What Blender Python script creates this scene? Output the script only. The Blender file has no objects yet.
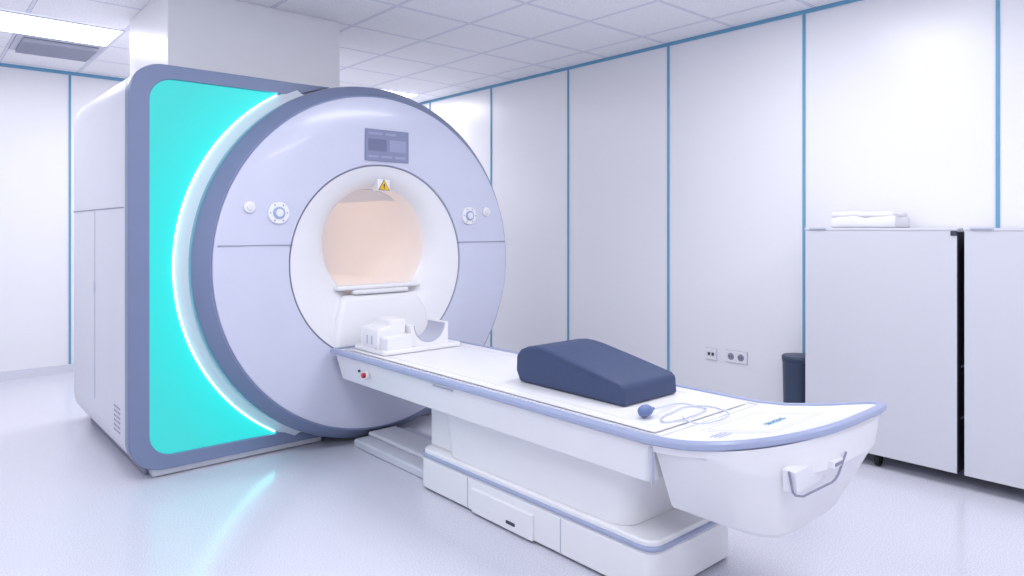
import bpy, bmesh, math
from mathutils import Vector, Matrix
scn=bpy.context.scene
scn.view_settings.view_transform='Standard'
scn.view_settings.look='None'
COL=scn.collection
def lin(c):
    return tuple(((v/255)/12.92 if v/255<=.04045 else ((v/255+.055)/1.055)**2.4) for v in c)+(1,)
def mat(name,rgb,rough=.4,metal=0,emit=None,estr=0,var=.04,scale=8,bump=0,bscale=200,coat=0):
    m=bpy.data.materials.new(name); m.use_nodes=True
    nt=m.node_tree; b=nt.nodes['Principled BSDF']
    c=lin(rgb)
    n=nt.nodes.new('ShaderNodeTexNoise'); n.inputs['Scale'].default_value=scale
    tc=nt.nodes.new('ShaderNodeTexCoord'); nt.links.new(tc.outputs['Object'],n.inputs['Vector'])
    mx=nt.nodes.new('ShaderNodeMix'); mx.data_type='RGBA'
    mx.inputs[6].default_value=c; mx.inputs[7].default_value=tuple(v*(1-var) for v in c[:3])+(1,)
    nt.links.new(n.outputs['Fac'],mx.inputs[0]); nt.links.new(mx.outputs[2],b.inputs['Base Color'])
    b.inputs['Roughness'].default_value=rough; b.inputs['Metallic'].default_value=metal
    b.inputs['Coat Weight'].default_value=coat
    if emit:
        b.inputs['Emission Color'].default_value=lin(emit); b.inputs['Emission Strength'].default_value=estr
    if bump:
        n2=nt.nodes.new('ShaderNodeTexNoise'); n2.inputs['Scale'].default_value=bscale
        nt.links.new(tc.outputs['Object'],n2.inputs['Vector'])
        bp=nt.nodes.new('ShaderNodeBump'); bp.inputs['Strength'].default_value=bump; bp.inputs['Distance'].default_value=.002
        nt.links.new(n2.outputs['Fac'],bp.inputs['Height']); nt.links.new(bp.outputs['Normal'],b.inputs['Normal'])
    return m
M={}
M['white']=mat('white_plastic',(241,241,245),.34,coat=.15)
M['white2']=mat('offwhite_plastic',(232,233,240),.38)
M['body']=mat('housing_white',(219,221,231),.35)
M['cowl']=mat('cowling_white',(224,228,237),.35)
M['face']=mat('face_lavender',(210,213,233),.24,coat=.15)
M['rim']=mat('rim_blue_gray',(124,136,169),.35)
M['edge']=mat('edge_blue_gray',(162,172,204),.3)
M['dark']=mat('dark_seam',(60,62,80),.5)
M['seam']=mat('soft_seam',(142,144,167),.5)
M['line']=mat('pale_line',(194,198,215),.5)
M['faint']=mat('faint_line',(212,215,228),.5)
M['black']=mat('black_rubber',(22,22,28),.5)
M['bore']=mat('bore_cream_glow',(241,231,227),.5,emit=(252,236,230),estr=.10)  # cream walls with a faint emission added to brighten the tunnel
M['navy']=mat('navy_vinyl',(57,72,110),.55,bump=.35,bscale=260,var=.15,scale=40)
M['navy2']=mat('blue_rubber',(104,122,168),.4)
M['bin']=mat('bin_slate',(58,72,98),.45)
M['cab']=mat('cabinet_gray',(212,213,222),.45,var=.02)
M['trim']=mat('blue_trim',(108,166,200),.4)
M['wall']=mat('wall_panel',(242,242,247),.3,var=.015,scale=1.2)
M['base']=mat('baseboard_white',(222,224,234),.4)
M['lamp']=mat('lamp_diffuser',(255,255,255),.5,emit=(250,250,255),estr=3)
M['lampf']=mat('lamp_frame',(200,203,218),.4)
M['vent']=mat('vent_gray',(160,163,180),.5)
M['screen']=mat('screen_glass',(128,134,164),.1,emit=(130,136,170),estr=.15)
M['scr2']=mat('screen_light',(146,152,184),.2,emit=(150,156,188),estr=.12)
M['scr3']=mat('screen_dark',(116,122,154),.2)
M['yellow']=mat('warning_yellow',(245,195,30),.4)
M['red']=mat('red_button',(190,35,40),.35)
M['blue']=mat('blue_dial',(160,178,212),.3)
M['cloth']=mat('white_cloth',(232,232,238),.85,bump=.5,bscale=50)
M['hose']=mat('hose_clear',(196,204,224),.3)
M['ink']=mat('ink_teal',(70,150,180),.5)
M['led']=mat('led_strip',(200,250,255),.4,emit=(110,250,246),estr=6)
M['track']=mat('track_gray',(214,216,228),.4)

def cyan():
    m=bpy.data.materials.new('cyan_backlit'); m.use_nodes=True; nt=m.node_tree; b=nt.nodes['Principled BSDF']
    b.inputs['Base Color'].default_value=lin((10,90,95)); b.inputs['Roughness'].default_value=.35
    g=nt.nodes.new('ShaderNodeNewGeometry'); s=nt.nodes.new('ShaderNodeVectorMath'); s.operation='SUBTRACT'
    s.inputs[1].default_value=(2.3,4.075,1.135)
    l=nt.nodes.new('ShaderNodeVectorMath'); l.operation='LENGTH'
    r=nt.nodes.new('ShaderNodeMapRange'); r.inputs['From Min'].default_value=1.18; r.inputs['From Max'].default_value=1.45
    r.inputs['To Min'].default_value=1; r.inputs['To Max'].default_value=0
    mx=nt.nodes.new('ShaderNodeMix'); mx.data_type='RGBA'
    mx.inputs[6].default_value=lin((62,214,212)); mx.inputs[7].default_value=lin((38,234,230))
    nt.links.new(g.outputs['Position'],s.inputs[0]); nt.links.new(s.outputs[0],l.inputs[0]); nt.links.new(l.outputs['Value'],r.inputs['Value'])
    nt.links.new(r.outputs[0],mx.inputs[0]); nt.links.new(mx.outputs[2],b.inputs['Emission Color']); b.inputs['Emission Strength'].default_value=.92
    return m
M['cyan']=cyan()

def floor_mat():
    m=bpy.data.materials.new('speckled_vinyl_floor'); m.use_nodes=True; nt=m.node_tree; b=nt.nodes['Principled BSDF']
    g=nt.nodes.new('ShaderNodeNewGeometry')
    v=nt.nodes.new('ShaderNodeTexNoise'); v.inputs['Scale'].default_value=190; v.inputs['Detail'].default_value=2
    nt.links.new(g.outputs['Position'],v.inputs['Vector'])
    cr=nt.nodes.new('ShaderNodeValToRGB'); e=cr.color_ramp.elements
    e[0].position=.33; e[0].color=lin((194,195,211)); e[1].position=.5; e[1].color=lin((212,213,226))
    x=e.new(.66); x.color=lin((228,229,238))
    nt.links.new(v.outputs['Fac'],cr.inputs[0]); nt.links.new(cr.outputs[0],b.inputs['Base Color'])
    b.inputs['Roughness'].default_value=.18
    return m
def ceil_mat():
    m=bpy.data.materials.new('ceiling_tiles'); m.use_nodes=True; nt=m.node_tree; b=nt.nodes['Principled BSDF']
    g=nt.nodes.new('ShaderNodeNewGeometry'); sp=nt.nodes.new('ShaderNodeSeparateXYZ'); nt.links.new(g.outputs['Position'],sp.inputs[0])
    def M2(op,a,bv):
        n=nt.nodes.new('ShaderNodeMath'); n.operation=op
        for i,q in enumerate((a,bv)):
            if q is None: continue
            if isinstance(q,(int,float)): n.inputs[i].default_value=q
            else: nt.links.new(q,n.inputs[i])
        return n.outputs[0]
    def dist(sock,off):
        t=M2('DIVIDE',M2('SUBTRACT',sock,off-60),.6); f=M2('FRACT',t,None)
        return M2('MULTIPLY',M2('SUBTRACT',.5,M2('ABSOLUTE',M2('SUBTRACT',f,.5),None)),.6)
    d=M2('MINIMUM',dist(sp.outputs[0],.05),dist(sp.outputs[1],.32))
    bar=M2('LESS_THAN',d,.009); edge=M2('LESS_THAN',d,.013)
    n=nt.nodes.new('ShaderNodeTexNoise'); n.inputs['Scale'].default_value=90; nt.links.new(g.outputs['Position'],n.inputs['Vector'])
    cr=nt.nodes.new('ShaderNodeValToRGB'); e=cr.color_ramp.elements
    e[0].position=.3; e[0].color=lin((230,231,239)); e[1].position=.55; e[1].color=lin((248,248,252)); nt.links.new(n.outputs['Fac'],cr.inputs[0])
    a=nt.nodes.new('ShaderNodeMix'); a.data_type='RGBA'; nt.links.new(edge,a.inputs[0]); nt.links.new(cr.outputs[0],a.inputs[6]); a.inputs[7].default_value=lin((184,186,204))
    c=nt.nodes.new('ShaderNodeMix'); c.data_type='RGBA'; nt.links.new(bar,c.inputs[0]); nt.links.new(a.outputs[2],c.inputs[6]); c.inputs[7].default_value=lin((226,228,240))
    nt.links.new(c.outputs[2],b.inputs['Base Color']); b.inputs['Roughness'].default_value=.8
    return m
M['floor']=floor_mat(); M['ceil']=ceil_mat()

def empty(name,loc,label,cat,group=None):
    o=bpy.data.objects.new(name,None); o.location=loc; o.empty_display_size=.1
    o['label']=label; o['category']=cat
    if group: o['group']=group
    COL.objects.link(o); return o
def setp(o,p):
    if p:
        o.parent=p; o.matrix_parent_inverse=Matrix.Translation(-Vector(p.location))
def mk(name,verts,faces,m,parent=None,smooth=False,bevel=0,seg=3,sub=0,label=None,cat=None,kind=None,merge=True,angle=40):
    bm=bmesh.new(); vs=[bm.verts.new(v) for v in verts]
    for f in faces:
        try: bm.faces.new([vs[i] for i in f])
        except ValueError: pass
    if merge: bmesh.ops.remove_doubles(bm,verts=bm.verts,dist=1e-5)
    bmesh.ops.recalc_face_normals(bm,faces=bm.faces)
    co=[v.co for v in bm.verts]
    c=Vector([(min(v[i] for v in co)+max(v[i] for v in co))/2 for i in range(3)])
    if not parent: c.z=min(v.z for v in co)
    for v in bm.verts: v.co-=c
    me=bpy.data.meshes.new(name); bm.to_mesh(me); bm.free()
    o=bpy.data.objects.new(name,me); o.location=c; COL.objects.link(o)
    me.materials.append(M[m])
    if smooth or bevel:
        for p in me.polygons: p.use_smooth=True
        me.set_sharp_from_angle(angle=math.radians(angle))
    if bevel:
        b=o.modifiers.new('bevel','BEVEL'); b.width=bevel; b.segments=seg; b.limit_method='ANGLE'; b.angle_limit=math.radians(35); b.harden_normals=True
    if sub:
        s=o.modifiers.new('sub','SUBSURF'); s.levels=sub; s.render_levels=sub
    setp(o,parent)
    if label: o['label']=label
    if cat: o['category']=cat
    if kind: o['kind']=kind
    return o
def box(name,x0,x1,y0,y1,z0,z1,m,parent=None,bevel=0,**k):
    v=[(x,y,z) for x in(x0,x1) for y in(y0,y1) for z in(z0,z1)]
    f=[(0,1,3,2),(4,6,7,5),(0,4,5,1),(2,3,7,6),(0,2,6,4),(1,5,7,3)]
    return mk(name,v,f,m,parent,bevel=bevel,**k)
def extr(name,pts,y0,y1,m,parent=None,**k):
    n=len(pts); v=[(x,y0,z) for x,z in pts]+[(x,y1,z) for x,z in pts]
    f=[tuple(range(n)),tuple(range(n,2*n))]+[(i,(i+1)%n,n+(i+1)%n,n+i) for i in range(n)]
    return mk(name,v,f,m,parent,**k)
def axv(axis,c,r,a,t):
    if axis=='Y': return (c[0]+r*math.cos(t),c[1]+a,c[2]+r*math.sin(t))
    if axis=='Z': return (c[0]+r*math.cos(t),c[1]+r*math.sin(t),c[2]+a)
    return (c[0]+a,c[1]+r*math.cos(t),c[2]+r*math.sin(t))
def lathe(name,prof,c,axis,m,parent=None,n=64,a0=0,a1=2*math.pi,closed_prof=False,**k):
    full=abs(a1-a0-2*math.pi)<1e-6
    cnt=n if full else n+1
    v=[];f=[]
    for i in range(cnt):
        t=a0+(a1-a0)*i/n
        for r,a in prof: v.append(axv(axis,c,r,a,t))
    P=len(prof)
    for i in range(n):
        j=(i+1)%cnt
        for q in range(P if closed_prof else P-1):
            q2=(q+1)%P
            f.append((i*P+q,i*P+q2,j*P+q2,j*P+q))
    if not full and closed_prof:
        f.append(tuple(range(P))); f.append(tuple(n*P+q for q in range(P)))
    k.setdefault('smooth',True)
    return mk(name,v,f,m,parent,**k)
def cyl(name,c,axis,r,h,m,parent=None,b=.0,n=48,**k):
    b=b or min(r,h)*.12
    return lathe(name,[(0,0),(r-b,0),(r,b),(r,h-b),(r-b,h),(0,h)],c,axis,m,parent,n=n,**k)
def tube(name,pts,r,m,parent=None,n=10,res=8,closed=False,**k):
    P=[Vector(p) for p in pts]; Q=[]
    if res>1:
        for i in range(len(P)-1):
            p0=P[max(i-1,0)];p1=P[i];p2=P[i+1];p3=P[min(i+2,len(P)-1)]
            for s in range(res):
                t=s/res
                Q.append(.5*((2*p1)+(p2-p0)*t+(2*p0-5*p1+4*p2-p3)*t*t+(3*p1-p0-3*p2+p3)*t**3))
        Q.append(P[-1])
    else: Q=P
    v=[];f=[]
    up=Vector((0,0,1))
    for i,q in enumerate(Q):
        d=(Q[min(i+1,len(Q)-1)]-Q[max(i-1,0)]).normalized()
        a=up if abs(d.dot(up))<.95 else Vector((1,0,0))
        s=d.cross(a).normalized(); u=s.cross(d).normalized()
        for j in range(n):
            t=2*math.pi*j/n; v.append(tuple(q+s*r*math.cos(t)+u*r*math.sin(t)))
    for i in range(len(Q)-1):
        for j in range(n): f.append((i*n+j,i*n+(j+1)%n,(i+1)*n+(j+1)%n,(i+1)*n+j))
    f.append(tuple(range(n))); f.append(tuple((len(Q)-1)*n+j for j in range(n)))
    return mk(name,v,f,m,parent,smooth=True,**k)

# ---------------- room ----------------
W=4.55; D=7.6; H=2.81; XL=-1.6; YB=-2.2; SP=1.095
def st(name,*a,**k):
    return box(name,*a,kind='structure',**k)
st('floor',XL,W,YB,D,-.1,0,'floor')
st('ceiling',XL,W,YB,D,H,H+.1,'ceil')
st('wall_right',W,W+.1,YB,D,0,H,'wall')
st('wall_back',XL,W,D,D+.1,0,H,'wall')
st('wall_left',XL-.1,XL,YB,D,0,H,'wall')
st('wall_front',XL,W,YB-.1,YB,0,H,'wall')
tn=[0]
def trim(*a):
    tn[0]+=1; st('trim_%d'%tn[0],*a)
T=.009
for k in range(-3,7):
    y=1.101+SP*k
    if YB<y<D-.1: trim(W-.008,W,y-T,y+T,.08,H-.025,'trim')
trim(W-.012,W,YB,D,H-.025,H,'trim')
for k in range(-2,4):
    x=1.19+SP*k
    if x<W-.1: trim(x-T,x+T,D-.008,D,.08,H-.03,'trim')
trim(XL,W-.012,D-.012,D,H-.03,H,'trim')
st('baseboard_right',W-.015,W,YB,D,0,.08,'base')
st('baseboard_back',XL,W-.015,D-.015,D,0,.08,'base')
# column above the scanner
st('wall_column',1.207,2.34,4.5,5.42,2.245,H,'white',bevel=.006)
# ceiling lights: two in view, the others unseen and added for light
def ceiling_light(x0,x1,y0,y1,power,group='recessed ceiling light panels'):
    e=empty('ceiling_light',((x0+x1)/2,(y0+y1)/2,H),'recessed flat white luminous ceiling panel','ceiling light',group)
    f=.02
    v=[];F=[]
    for (a,b,c,d,z) in ((x0,x1,y0,y1,H-.004),(x0+f,x1-f,y0+f,y1-f,H-.012)):
        v+=[(a,c,z),(b,c,z),(b,d,z),(a,d,z)]
    F=[(i,(i+1)%4,4+(i+1)%4,4+i) for i in range(4)]
    mk('lamp_frame',v,F,'lampf',e)
    box('lamp_diffuser',x0+f,x1-f,y0+f,y1-f,H-.012,H-.002,'lamp',e)
    L=bpy.data.lights.new('lamp','AREA'); L.shape='RECTANGLE'; L.size=x1-x0-.06; L.size_y=y1-y0-.06; L.energy=power; L.color=(.985,.98,1)
    o=bpy.data.objects.new('lamp',L); o.location=((x0+x1)/2,(y0+y1)/2,H-.016); COL.objects.link(o); setp(o,e)
PW=22
ceiling_light(.05,1.25,5.72,6.32,PW*.5)
ceiling_light(3.65,4.25,6.32,6.92,PW*.75)
ceiling_light(1.85,2.45,5.72,6.92,PW*.7)  # unseen panel behind the column, added to brighten the back of the room
ceiling_light(2.45,3.65,1.52,2.12,PW*.95)  # this and the following panels are out of view, added to light the room
ceiling_light(.05,1.25,2.12,2.72,PW*1.0)
ceiling_light(-1.15,.05,4.52,5.12,PW*.6)
ceiling_light(2.45,3.65,-.88,-.28,PW*1.1)
ceiling_light(-.55,.65,-.88,-.28,PW*1.5)
# vent
e=empty('ceiling_vent',(.95,6.65,H),'square gray louvred air diffuser set in the ceiling','air vent')
box('vent_frame',.66,1.24,6.35,6.91,H-.012,H-.004,'lampf',e)
for i in range(9):
    y=6.40+i*.057
    v=[(.7,y,H-.013),(1.2,y,H-.013),(1.2,y+.03,H-.035),(.7,y+.03,H-.035),(.7,y+.005,H-.013),(1.2,y+.005,H-.013),(1.2,y+.035,H-.035),(.7,y+.035,H-.035)]
    mk('louvre',v,[(0,1,2,3),(4,5,6,7),(0,1,5,4),(2,3,7,6),(0,3,7,4),(1,2,6,5)],'vent',e)
box('vent_core',.7,1.2,6.38,6.89,H-.014,H-.012,'dark',e)

# ---------------- scanner ----------------
XC=2.3; ZC=1.135; YF=3.85
S=empty('mri_scanner',(XC,4.8,0),'white and blue-gray MRI scanner with round front and glowing cyan panel','mri scanner')
ZT=2.235; ZB=.045; XLH=.90
def inside(x,z,ins):
    x0=XLH+ins; z0=ZB+ins*.72; z1=ZT-ins*.75; r=.17-ins*.5
    R=1.095-ins*.2
    if (x-XC)**2+(z-ZC)**2<R*R: return True
    if x>XC: return False
    if x<x0 or z<z0 or z>z1: return False
    if x<x0+r and z>z1-r: return (x-x0-r)**2+(z-z1+r)**2<r*r
    if x<x0+r and z<z0+r: return (x-x0-r)**2+(z-z0-r)**2<r*r
    return True
def rad(t,ins):
    lo,hi=.5,2.2
    for _ in range(40):
        m=(lo+hi)/2
        if inside(XC+m*math.cos(t),ZC+m*math.sin(t),ins): lo=m
        else: hi=m
    return lo
N=480
TH=[2*math.pi*i/N for i in range(N)]
def rings(rs):
    v=[];f=[]
    for rr,y in rs:
        for t,r in zip(TH,rr): v.append((XC+r*math.cos(t),y,ZC+r*math.sin(t)))
    for q in range(len(rs)-1):
        for i in range(N):
            j=(i+1)%N; f.append((q*N+i,q*N+j,(q+1)*N+j,(q+1)*N+i))
    return v,f
R0=[rad(t,0) for t in TH]; 
def off(d): return [r-d for r in R0]
hole=[.47]*N
v,f=rings([(hole,4.10),(off(.03),4.10),(off(.01),4.108),(R0,4.13),(R0,5.58),(off(.012),5.66),(off(.045),5.72),(off(.09),5.755),(off(.15),5.77),(hole,5.77),(hole,4.10)])
mk('housing',v,f,'body',S,smooth=True,angle=50)
Rin=[rad(t,.10) for t in TH]
def band(inner,outer,ylist,name,m,**k):
    idx=[i for i in range(N) if outer[i]>inner[i]+.002]
    v=[];f=[];P=len(ylist)
    idx=sorted(idx)
    for i in idx:
        for fr,y in ylist:
            r=inner[i]+(outer[i]-inner[i])*fr
            v.append((XC+r*math.cos(TH[i]),y,ZC+r*math.sin(TH[i])))
    for a in range(len(idx)-1):
        if idx[a+1]-idx[a]==1:
            for q in range(P-1): f.append((a*P+q,a*P+q+1,(a+1)*P+q+1,(a+1)*P+q))
    return mk(name,v,f,m,S,smooth=True,**k)
RA=1.182
inn=[max(a,RA-.05) for a in Rin]
band(inn,[r+.004 for r in R0],[(0,4.099),(.0,4.064),(.04,4.058),(.93,4.056),(.99,4.066),(1,4.08),(1,4.13)],'housing_frame','rim',label='blue-gray rounded frame',angle=30)
band([RA]*N,[max(a,RA)+.004 if a>RA else 0 for a in Rin],[(0,4.078),(1,4.078)],'light_panel','cyan',label='glowing cyan backlit panel')
c=(XC,0,ZC)
tl=[t for t,a in zip(TH,Rin) if a>RA]
lathe('led_strip',[(RA-.007,4.08),(RA-.007,4.066),(RA+.003,4.066),(RA+.003,4.082)],c,'Y','led',S,n=120,a0=min(tl)+.01,a1=max(tl)-.01,label='glowing cyan light strip')
lathe('cowling',[(RA-.007,4.085),(RA-.009,4.066),(RA-.02,4.058),(1.135,4.02),(1.12,3.99),(1.10,3.98),(1.0,3.98)],c,'Y','cowl',S,n=160,a0=min(tl)-.10,a1=max(tl)+.10,label='white curved cowling ring')
lathe('face_rim',[(1.036,3.862),(1.040,3.856),(1.048,3.857),(1.112,3.935),(1.118,3.95),(1.118,3.99),(1.11,4.0),(1.06,4.03),(1.06,4.11)],(XC-.008,0,ZC),'Y','rim',S,n=180,label='blue-gray rim',angle=30)
lathe('front_cover',[(.612,3.868),(.618,3.855),(.64,3.85),(.85,3.846),(1.015,3.850),(1.042,3.858),(1.046,3.87)],c,'Y','face',S,n=180,label='glossy lavender round front cover')
lathe('bore_gasket',[(.607,3.87),(.607,3.860),(.613,3.858),(.613,3.87)],c,'Y','seam',S,n=120)
ZS=1.252
def seamx(x0,x1): box('cover_seam',x0,x1,3.8435,3.86,ZS-.002,ZS+.002,'seam',S)
seamx(XC-1.02,XC-.60); seamx(XC+.60,XC+1.02)
# funnel
v=[];f=[];NF=120;K=16; XB=2.325
for q in range(K+1):
    s=q/K
    R=.607-.235*s; y=3.862+.07*s+.055*s**4; z=ZC+.115*s; xx=XC+(XB-XC)*s
    for i in range(NF):
        t=2*math.pi*i/NF; v.append((xx+R*math.cos(t),y,z+R*math.sin(t)))
for q in range(K):
    for i in range(NF):
        j=(i+1)%NF; f.append((q*NF+i,q*NF+j,(q+1)*NF+j,(q+1)*NF+i))
mk('bore_funnel',v,f,'white',S,smooth=True,angle=60,label='white flared bore opening')
ZI=ZC+.115
lathe('bore_tunnel',[(.372,3.985),(.366,3.995),(.362,4.05),(.36,4.2),(.36,5.5),(.40,5.77)],(XB,0,ZI),'Y','bore',S,n=96,label='warm cream tunnel interior')
box('bore_bridge',XB-.24,XB+.24,3.96,5.5,.955,.99,'bore',S,bevel=.008)
box('bore_bridge_lip',XB-.31,XB+.30,3.905,3.985,.962,.99,'white',S,bevel=.012,seg=4)
box('bore_bridge_lip',XB-.20,XB+.20,3.895,3.985,.932,.962,'white',S,bevel=.012,seg=4)
v=[(XB-.27,3.90,.93),(XB+.27,3.90,.93),(XB+.27,3.97,.93),(XB-.27,3.97,.93),
   (XB-.33,3.865,.80),(XB+.33,3.865,.80),(XB+.33,3.97,.80),(XB-.33,3.97,.80),
   (XB-.36,3.842,.60),(XB+.34,3.842,.60),(XB+.34,3.97,.60),(XB-.36,3.97,.60)]
f=[(0,1,2,3),(8,9,10,11)]
for q in(0,4):
    for i in range(4): f.append((q+i,q+(i+1)%4,q+4+(i+1)%4,q+4+i))
mk('bore_apron',v,f,'white',S,bevel=.035,seg=5,label='white sloped apron below the bore')
L=bpy.data.lights.new('bore_lamp','AREA'); L.shape='RECTANGLE'; L.size=.1; L.size_y=1.0; L.energy=1.1; L.color=(1,.97,.95)
o=bpy.data.objects.new('bore_lamp',L); o.location=(XB,4.75,ZI+.345); COL.objects.link(o); setp(o,S)
# display
box('display_screen',2.17,2.487,3.838,3.852,1.772,1.972,'screen',S,bevel=.004,label='gray-blue display screen')
for (a,b,c0,d) in ((.02,.12,.165,.18),(.14,.22,.165,.18),(.02,.09,.02,.035),(.11,.19,.02,.035),(.21,.29,.02,.035)):
    box('screen_field',2.17+a,2.17+b,3.8365,3.839,1.772+c0,1.772+d,'scr2',S)
box('screen_field',2.19,2.32,3.8365,3.839,1.835,1.91,'scr3',S)
box('screen_field',2.34,2.465,3.8365,3.839,1.835,1.91,'scr2',S)
for x,z,r in ((1.615,1.436,.062),(2.985,1.436,.062),(1.45,1.466,.032),(3.14,1.466,.032)):
    cyl('control_ring',(x,3.832,z),'Y',r,.02,'white',S,label='round white control ring')
    cyl('control_dial',(x,3.824,z),'Y',r*.55,.01,'blue' if r>.05 else 'white2',S,label='small round dial')
    if r>.05:
        cyl('dial_cap',(x,3.818,z),'Y',r*.36,.01,'white2',S)
        for q in range(6):
            t=q*math.pi/3; cyl('control_mark',(x+r*.8*math.cos(t),3.8295,z+r*.8*math.sin(t)),'Y',.004,.004,'seam',S,n=12)
TX=2.345;TZ=1.618
def tri(name,s,y,m,zc=TZ,xc=TX):
    v=[];
    for yy in(y,y+.002):
        v+=[(xc-s,yy,zc-s*.58),(xc+s,yy,zc-s*.58),(xc,yy,zc+s*1.1)]
    mk(name,v,[(0,1,2),(3,4,5),(0,1,4,3),(1,2,5,4),(2,0,3,5)],m,S)
box('warning_plate',TX-.045,TX+.045,3.912,3.98,TZ-.028,TZ+.046,'white',S,bevel=.004)
tri('warning_sign_border',.041,3.909,'black'); tri('warning_sign',.036,3.907,'yellow')
box('warning_mark',TX-.004,TX+.004,3.9055,3.908,TZ-.004,TZ+.018,'black',S); box('warning_mark',TX-.004,TX+.004,3.9055,3.908,TZ-.014,TZ-.008,'black',S)
# housing side details
box('side_seam',XLH-.003,XLH+.01,4.17,5.6,1.458,1.464,'seam',S)
box('side_seam',XLH-.003,XLH+.01,4.90,4.905,.3,1.455,'line',S)
for q in range(6):
    for w in range(5):
        cyl('vent_hole',(XLH-.002,4.26+.03*w,.23+.026*q),'X',.007,.004,'seam',S,n=10)
box('housing_foot',1.0,3.2,4.16,5.6,0,.10,'seam',S,bevel=.01)
box('skirt',1.02,2.0,4.085,4.2,.004,.06,'body',S,bevel=.01)
box('side_latch',XLH-.004,XLH+.004,4.89,4.93,.95,1.02,'line',S)

# ---------------- patient table ----------------
Tb=empty('patient_table',(XC,2.3,0),'long white patient table with blue-gray edge on a stepped pedestal','patient table')
HWt=.38; YE=3.815; YT=.93; YC=1.36
def ztop(y):
    s=max(0,(1.50-y)/(1.50-.93)); return .63+.118*s**1.6
def chain(hw,ytip,ycorner,yend,pL=2.5,pR=5.0,n=28,ny=20):
    L=[];R=[]
    for (A,p,sg) in ((L,pL,-1),(R,pR,1)):
        for i in range(ny): A.append((sg*hw,yend+(ycorner-yend)*i/ny))
        for i in range(n+1):
            a=math.pi/2*i/n
            A.append((sg*hw*abs(math.cos(a))**(2/p),ycorner-(ycorner-ytip)*math.sin(a)**(2/p)))
    R=list(reversed(R[:-1]))
    return [(XC+x,y) for x,y in L+R]
def loops_mesh(name,loops,m,parent,captop=True,capbot=True,back=True,angle=38,**k):
    n=len(loops[0]); v=[p for l in loops for p in l]; f=[]
    for q in range(len(loops)-1):
        for i in range(n if back else n-1):
            j=(i+1)%n; f.append((q*n+i,q*n+j,(q+1)*n+j,(q+1)*n+i))
    def cap(o):
        for i in range(n//2):
            a,b,c,d=i,i+1,n-2-i,n-1-i
            if b==c: f.append((o+a,o+b,o+d))
            elif b<c: f.append((o+a,o+b,o+c)); f.append((o+a,o+c,o+d))
    if captop: cap(0)
    if capbot: cap((len(loops)-1)*n)
    return mk(name,v,f,m,parent,smooth=True,angle=angle,**k)
def lp(ins,dz,yend=YE,tip=None,fz=None):
    c=chain(HWt-ins,YT+ins if tip is None else tip,YC,yend-min(ins,.02))
    return [(x,y,(ztop(y)+dz) if fz is None else fz) for x,y in c]
loops_mesh('tabletop',[lp(.040,-.004),lp(.026,-.002),lp(.026,-.03)],'white',Tb,label='smooth white tabletop')
loops_mesh('edge_trim',[lp(.030,-.01),lp(.026,.004),lp(.012,.006),lp(.003,-.002),lp(0,-.008),lp(0,-.020),lp(.008,-.026),lp(.026,-.028)],'edge',Tb,captop=False,capbot=False,label='blue-gray edge strip')
def patch(name,x0,x1,y0,y1,dz,m,n=10,th=.004,**k):
    v=[];f=[]
    for i in range(n+1):
        y=y0+(y1-y0)*i/n; z=ztop(y)+dz
        v+=[(x0,y,z),(x1,y,z),(x1,y,z-th),(x0,y,z-th)]
    for i in range(n):
        for q in range(4): f.append((i*4+q,i*4+(q+1)%4,(i+1)*4+(q+1)%4,(i+1)*4+q))
    f+=[(0,1,2,3),(n*4,n*4+1,n*4+2,n*4+3)]
    return mk(name,v,f,m,Tb,**k)
patch('mattress_pad',1.99,2.61,1.50,3.70,.004,'white',label='thin white pad')
def frame(name,x0,x1,y0,y1,w,dz,m):
    patch(name,x0,x0+w,y0,y1,dz,m); patch(name,x1-w,x1,y0,y1,dz,m); patch(name,x0+w,x1-w,y0,y0+w,dz,m); patch(name,x0+w,x1-w,y1-w,y1,dz,m)
frame('pad_line',2.04,2.56,1.55,3.60,.003,.0048,'faint')
frame('pad_line',1.972,2.628,1.46,3.74,.003,.0,'faint')
patch('printed_panel',2.12,2.50,1.13,1.40,-.0005,'white2',label='pale printed panel')
frame('panel_line',2.14,2.48,1.145,1.385,.003,.0005,'faint')
def rb(name,x0,x1,y0,y1,z0,z1,m,tap=.0,tapy=0,r=.05,parent=Tb,bevel=.008,**k):
    def loop(ix,iy,z):
        pts=[]
        a0,a1,b0,b1=x0+ix,x1-ix,y0+iy,y1-iy
        for cx,cy,s in ((a1-r,b1-r,0),(a0+r,b1-r,1),(a0+r,b0+r,2),(a1-r,b0+r,3)):
            for i in range(9):
                t=(s+i/8)*math.pi/2; pts.append((cx+r*math.cos(t),cy+r*math.sin(t),z))
        return pts
    l=loop(0,0,z1)+loop(tap,tapy,z0); n=36
    f=[tuple(range(n)),tuple(range(n,2*n))]+[(i,(i+1)%n,n+(i+1)%n,n+i) for i in range(n)]
    return mk(name,l,f,m,parent,bevel=bevel,**k)
rb('side_chassis',XC-.362,XC+.362,1.475,3.80,.455,.603,'white',tap=.03,tapy=.03,r=.03,label='white side panels')
box('chassis_seam',XC-.367,XC-.35,1.468,1.474,.47,.595,'line',Tb)
def ec(hw,tip,z,yend=1.468,dz=None,pL=2.5,pR=3.5):
    c=chain(hw,tip,max(1.26,tip+.1),yend,ny=4,pL=pL,pR=pR)
    return [(x,y,(z if dz is None else ztop(y)+dz)) for x,y in c]
loops_mesh('end_cover',[ec(.363,.948,0,dz=-.026,pR=5),ec(.360,.952,0,dz=-.05,pR=4.5),ec(.353,.962,.60,pL=2.9,pR=4.5),ec(.345,.978,.582,pL=3.3,pR=5),ec(.255,1.075,.375,pL=4.2,pR=5),ec(.24,1.09,.358,pL=4.2,pR=5)],'white',Tb,angle=18,label='white angular end housing')
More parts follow.
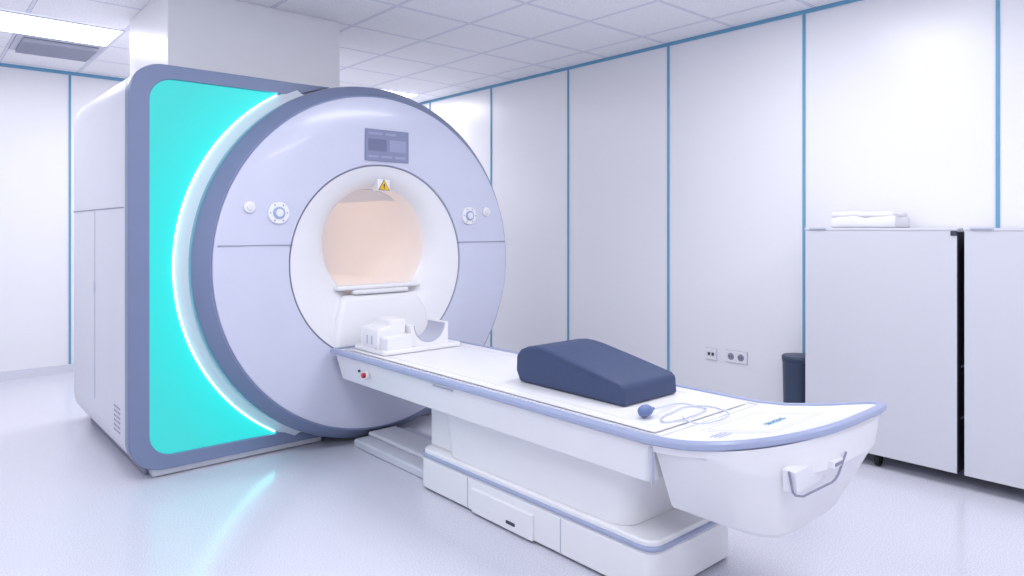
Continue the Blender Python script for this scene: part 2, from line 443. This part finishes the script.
tube('handle',[(1.985,1.005,.625),(1.99,.995,.565),(1.995,.99,.555),(2.02,.978,.550),(2.17,.960,.560),(2.19,.958,.565),(2.21,.956,.58),(2.25,.950,.64)],.0035,'seam',Tb,res=1,label='thin gray grab handle')
extr('handle_backing',[(1.99,.625),(2.0,.556),(2.17,.564),(2.205,.582),(2.245,.64)],.985,1.03,'white2',Tb,bevel=.003)
box('release_lever',2.165,2.235,.952,.985,.602,.626,'white',Tb,bevel=.004)
box('release_slot',2.175,2.225,.950,.956,.609,.619,'seam',Tb)
rb('lift_column',2.04,2.56,1.64,2.88,.205,.47,'white',tap=.015,tapy=.04,r=.09,label='white lift housing',bevel=.012)
rb('pedestal_base',2.03,2.57,1.535,3.04,0.012,.165,'white',tap=.0,r=.06)
rb('pedestal_band',2.024,2.576,1.529,3.045,.172,.190,'edge',r=.065,label='blue-gray band')
rb('pedestal_top',2.035,2.565,1.54,3.03,.16,.21,'white',r=.06)
for y in (2.62,2.0): box('base_seam',2.027,2.04,y,y+.003,.02,.16,'line',Tb)
box('pedal_slot',2.014,2.04,2.27,2.33,.04,.055,'dark',Tb,bevel=.004)
box('pedal_cover',2.018,2.04,2.16,2.58,.012,.125,'white',Tb,bevel=.006)
box('docking_track',2.1,2.5,3.04,3.86,0.0,.05,'track',Tb,bevel=.012)
box('docking_rail',2.2,2.4,3.04,3.86,.05,.075,'white2',Tb,bevel=.01)
rb('neck_strut',2.1,2.5,2.7,3.05,.21,.46,'white',r=.04)
cyl('stop_button_collar',(XC-.372,3.42,.535),'X',.022,.02,'white2',Tb)
cyl('stop_button',(XC-.388,3.42,.535),'X',.014,.022,'red',Tb,label='red emergency stop button')
cyl('socket',(XC-.367,3.5,.545),'X',.007,.01,'dark',Tb)
box('side_label',XC-.366,XC-.352,2.62,2.78,.583,.589,'line',Tb)
def text(body,loc,size,m,parent,rz=0,tilt=0):
    cu=bpy.data.curves.new('lettering','FONT'); cu.body=body; cu.size=size; cu.align_x='CENTER'; cu.align_y='CENTER'; cu.extrude=.0004
    t=bpy.data.objects.new('tmp',cu); COL.objects.link(t)
    dg=bpy.context.evaluated_depsgraph_get(); me=bpy.data.meshes.new_from_object(t.evaluated_get(dg)); bpy.data.objects.remove(t)
    o=bpy.data.objects.new('lettering',me); o.location=loc; o.rotation_euler=(tilt,0,rz); me.materials.clear(); me.materials.append(M[m]); COL.objects.link(o); setp(o,parent); return o
text('SIEMENS',(2.31,1.22,ztop(1.22)+.0025),.034,'ink',Tb,rz=0,tilt=math.radians(-8))
for q in range(3): patch('printed_line',2.04,2.11,1.27+.018*q,1.274+.018*q,-.0005,'line')

# ---------------- wedge cushion ----------------
pr=[(2.40,0),(2.425,.05),(2.422,.12),(2.395,.150),(2.35,.168),(2.30,.176),(2.25,.175),(2.18,.166),(2.0,.131),(1.80,.090),(1.782,.075),(1.775,0)]
def wedge():
    xs=[2.16,2.35,2.52]; v=[];f=[];n=len(pr)
    for x in xs: v+=[(x,a,.636+b) for a,b in pr]
    for q in range(2):
        for i in range(n): j=(i+1)%n; f.append((q*n+i,q*n+j,(q+1)*n+j,(q+1)*n+i))
    f+= [tuple(range(n)),tuple(2*n+i for i in range(n))]
    mk('wedge_cushion',v,f,'navy',None,smooth=True,bevel=.014,seg=4,label='navy blue foam wedge cushion lying on the patient table',cat='cushion',angle=60)
wedge()
B=empty('squeeze_bulb',(2.11,1.63,.636),'blue rubber squeeze bulb with thin coiled hose on the table','squeeze bulb')
pf=[(0,-.038),(.010,-.036),(.019,-.026),(.023,-.008),(.022,.010),(.016,.024),(.008,.034),(.006,.047),(0,.048)]
lathe('bulb',[(r,a) for r,a in pf],(2.11,1.63,.661),'X','navy2',B,n=32)
zz=.640
tube('hose',[(2.15,1.63,.660),(2.22,1.64,.653),(2.372,1.661,zz),(2.38,1.58,zz),(2.357,1.53,zz),(2.21,1.515,zz),(2.10,1.53,zz),(2.14,1.58,zz),(2.24,1.60,zz),(2.34,1.61,zz),(2.42,1.55,zz),(2.36,1.43,zz+.002),(2.2,1.42,zz+.002),(2.16,1.47,zz+.003),(2.2,1.53,zz+.006)],.0027,'hose',B,label='thin pale hose')

# ---------------- head coil ----------------
Hc=empty('head_coil',(2.22,3.55,.636),'low white moulded plastic head rest cradle standing on the patient table','head coil')
rb('coil_base',2.02,2.56,3.36,3.72,.636,.660,'white',r=.03,parent=Hc,bevel=.006)
def cradle(cx,w,h,r,z0,n=20):
    p=[(cx-w,z0),(cx+w,z0),(cx+w,z0+h)]
    for i in range(n+1):
        t=-math.pi*i/n; p.append((cx+r*math.cos(t),z0+h+.0+r*math.sin(t)))
    p.append((cx-w,z0+h)); return p
extr('coil_cradle',cradle(2.365,.135,.128,.112,.655),3.42,3.60,'white',Hc,bevel=.006,label='white half-round head cradle')
lathe('coil_lining',[(.111,0),(.1115,.176),(.106,.176),(.106,0)],(2.365,3.422,.783),'Y','line',Hc,n=32,a0=math.pi*1.02,a1=math.pi*1.98,closed_prof=True,label='gray cradle lining')
extr('coil_side_block',[(2.035,.655),(2.225,.655),(2.225,.820),(2.12,.820),(2.11,.785),(2.045,.775),(2.035,.76)],3.46,3.66,'white',Hc,bevel=.012,label='stepped white side block')
extr('coil_front_block',[(2.05,.655),(2.215,.655),(2.215,.742),(2.06,.735),(2.05,.725)],3.38,3.46,'white',Hc,bevel=.012)
for q in range(2): box('coil_slot',2.033,2.037,3.52+.05*q,3.535+.05*q,.68,.73,'line',Hc)

# ---------------- cabinets ----------------
def cabinet(y0,y1,yc,label):
    c=empty('cabinet',(4.32,(y0+y1)/2,0),label,'cabinet','gray storage cabinets')
    box('body',4.13,4.53,y0,y1,.075,1.335,'cab',c,bevel=.004)
    box('door',4.11,4.127,y0+.002,y1-.002,.075,1.335,'cab',c,bevel=.003)
    box('top_board',4.108,4.532,y0-.002,y1+.002,1.335,1.35,'cab',c,bevel=.003)
    box('door_edge',4.112,4.128,y0-.0035,y0+.0,.08,1.33,'black',c)
    box('door_edge',4.13,4.5,y0-.003,y0+.0,.08,1.33,'black',c)
    box('door_hinge',4.10,4.12,y1-.13,y1-.03,1.342,1.354,'line',c,bevel=.003)
    box('lock_catch',4.102,4.112,y0+.0,y0+.03,1.31,1.335,'dark',c,bevel=.003)
    for z in(.35,.62): box('shelf_edge',4.16,4.3,y0-.006,y0-.002,z,z+.012,'seam',c)
    for x,y in((4.17,yc),(4.44,y0+.15),(4.44,y1-.12)):
            cyl('caster',(x,y-.012,.036),'Y',.036,.024,'black',c,n=24)
            box('caster_fork',x-.02,x+.02,y-.02,y+.02,.06,.076,'black',c)
cabinet(1.172,1.98,1.58,'tall light gray cabinet on casters with folded cloth on top')
cabinet(.33,1.143,.7,'tall light gray cabinet on casters beside another cabinet')
# folded cloth
F=empty('folded_cloth',(4.32,1.69,1.351),'bundle of folded white cloth on top of the cabinet','folded cloth')
for i,(z0,h,dy,dx) in enumerate(((0,.07,0,0),(.062,.030,.015,.006))):
    x0,x1,y0,y1=4.2+dx,4.45,1.50+dy,1.87-dy*.6
    nx,ny=10,18; v=[];f=[]
    for s in (0,1):
        for a in range(nx+1):
            for b in range(ny+1):
                u=a/nx;w_=b/ny
                wob=.005*math.sin(w_*11+i*2)*math.cos(u*5+i)+.003*math.sin(w_*23+u*9)+(.008*w_ if i else 0)-.004
                z=1.351+z0+(h+wob if s else 0)
                ex=.006*math.sin(w_*9+i)*(1-u); ey=.008*math.sin(u*7+i*2)
                v.append((x0+(x1-x0)*u+ex,y0+(y1-y0)*w_+ey,z))
    g=(nx+1)*(ny+1); id=lambda s,a,b:s*g+a*(ny+1)+b
    for a in range(nx):
        for b in range(ny):
            for s in(0,1): f.append((id(s,a,b),id(s,a+1,b),id(s,a+1,b+1),id(s,a,b+1)))
    for a in range(nx):
        for b in(0,ny): f.append((id(0,a,b),id(0,a+1,b),id(1,a+1,b),id(1,a,b)))
    for b in range(ny):
        for a in(0,nx): f.append((id(0,a,b),id(0,a,b+1),id(1,a,b+1),id(1,a,b)))
    mk('cloth_fold',v,f,'cloth',F,smooth=True,sub=2,angle=110)
Bn=empty('waste_bin',(4.38,2.15,0),'slim dark slate-blue cylindrical bin beside the cabinet','bin')
lathe('bin_body',[(0,0),(.085,0),(.09,.005),(.10,.48),(.104,.485),(.104,.495),(.096,.495),(.086,.02),(0,.02)],(4.38,2.15,0),'Z','bin',Bn,n=48)
lathe('bin_lid',[(0,.5),(.09,.5),(.104,.497),(.106,.51),(.10,.522),(0,.526)],(4.38,2.15,0),'Z','bin',Bn,n=48)
def socket(yc,zc,n):
    e=empty('wall_socket',(W,yc,zc),'white double wall power socket with round recesses' if n==2 else 'small white data outlet plate on the wall','wall socket')
    w=.085*n*.5+.0
    box('socket_rim',W-.006,W,yc-w-.003,yc+w+.003,zc-.045,zc+.045,'line',e,bevel=.002)
    box('socket_plate',W-.012,W-.004,yc-w,yc+w,zc-.042,zc+.042,'white',e,bevel=.003)
    for i in range(n):
        y=yc+(i-(n-1)/2)*.08
        if n==2:
            cyl('socket_recess',(W-.015,y,zc),'X',.025,.004,'seam',e,n=24)
            for s in(-.009,.009): cyl('socket_hole',(W-.017,y+s,zc),'X',.004,.003,'black',e,n=8)
        else:
            for s in(-.016,.016): box('data_port',W-.015,W-.011,y+s-.009,y+s+.009,zc-.01,zc+.012,'dark',e)
socket(2.697,.415,2); socket(2.903,.41,1)

w=bpy.data.worlds.new('world'); scn.world=w; w.use_nodes=True
w.node_tree.nodes['Background'].inputs[0].default_value=(.8,.85,1,1); w.node_tree.nodes['Background'].inputs[1].default_value=.3
cam=bpy.data.cameras.new('camera'); co=bpy.data.objects.new('camera',cam); COL.objects.link(co)
co.location=(0,0,1.35); co.rotation_euler=(math.radians(90),0,math.radians(-41.4)); cam.lens=24.4; cam.sensor_width=36; cam.shift_y=-.0586; cam.clip_start=.05
scn.camera=co
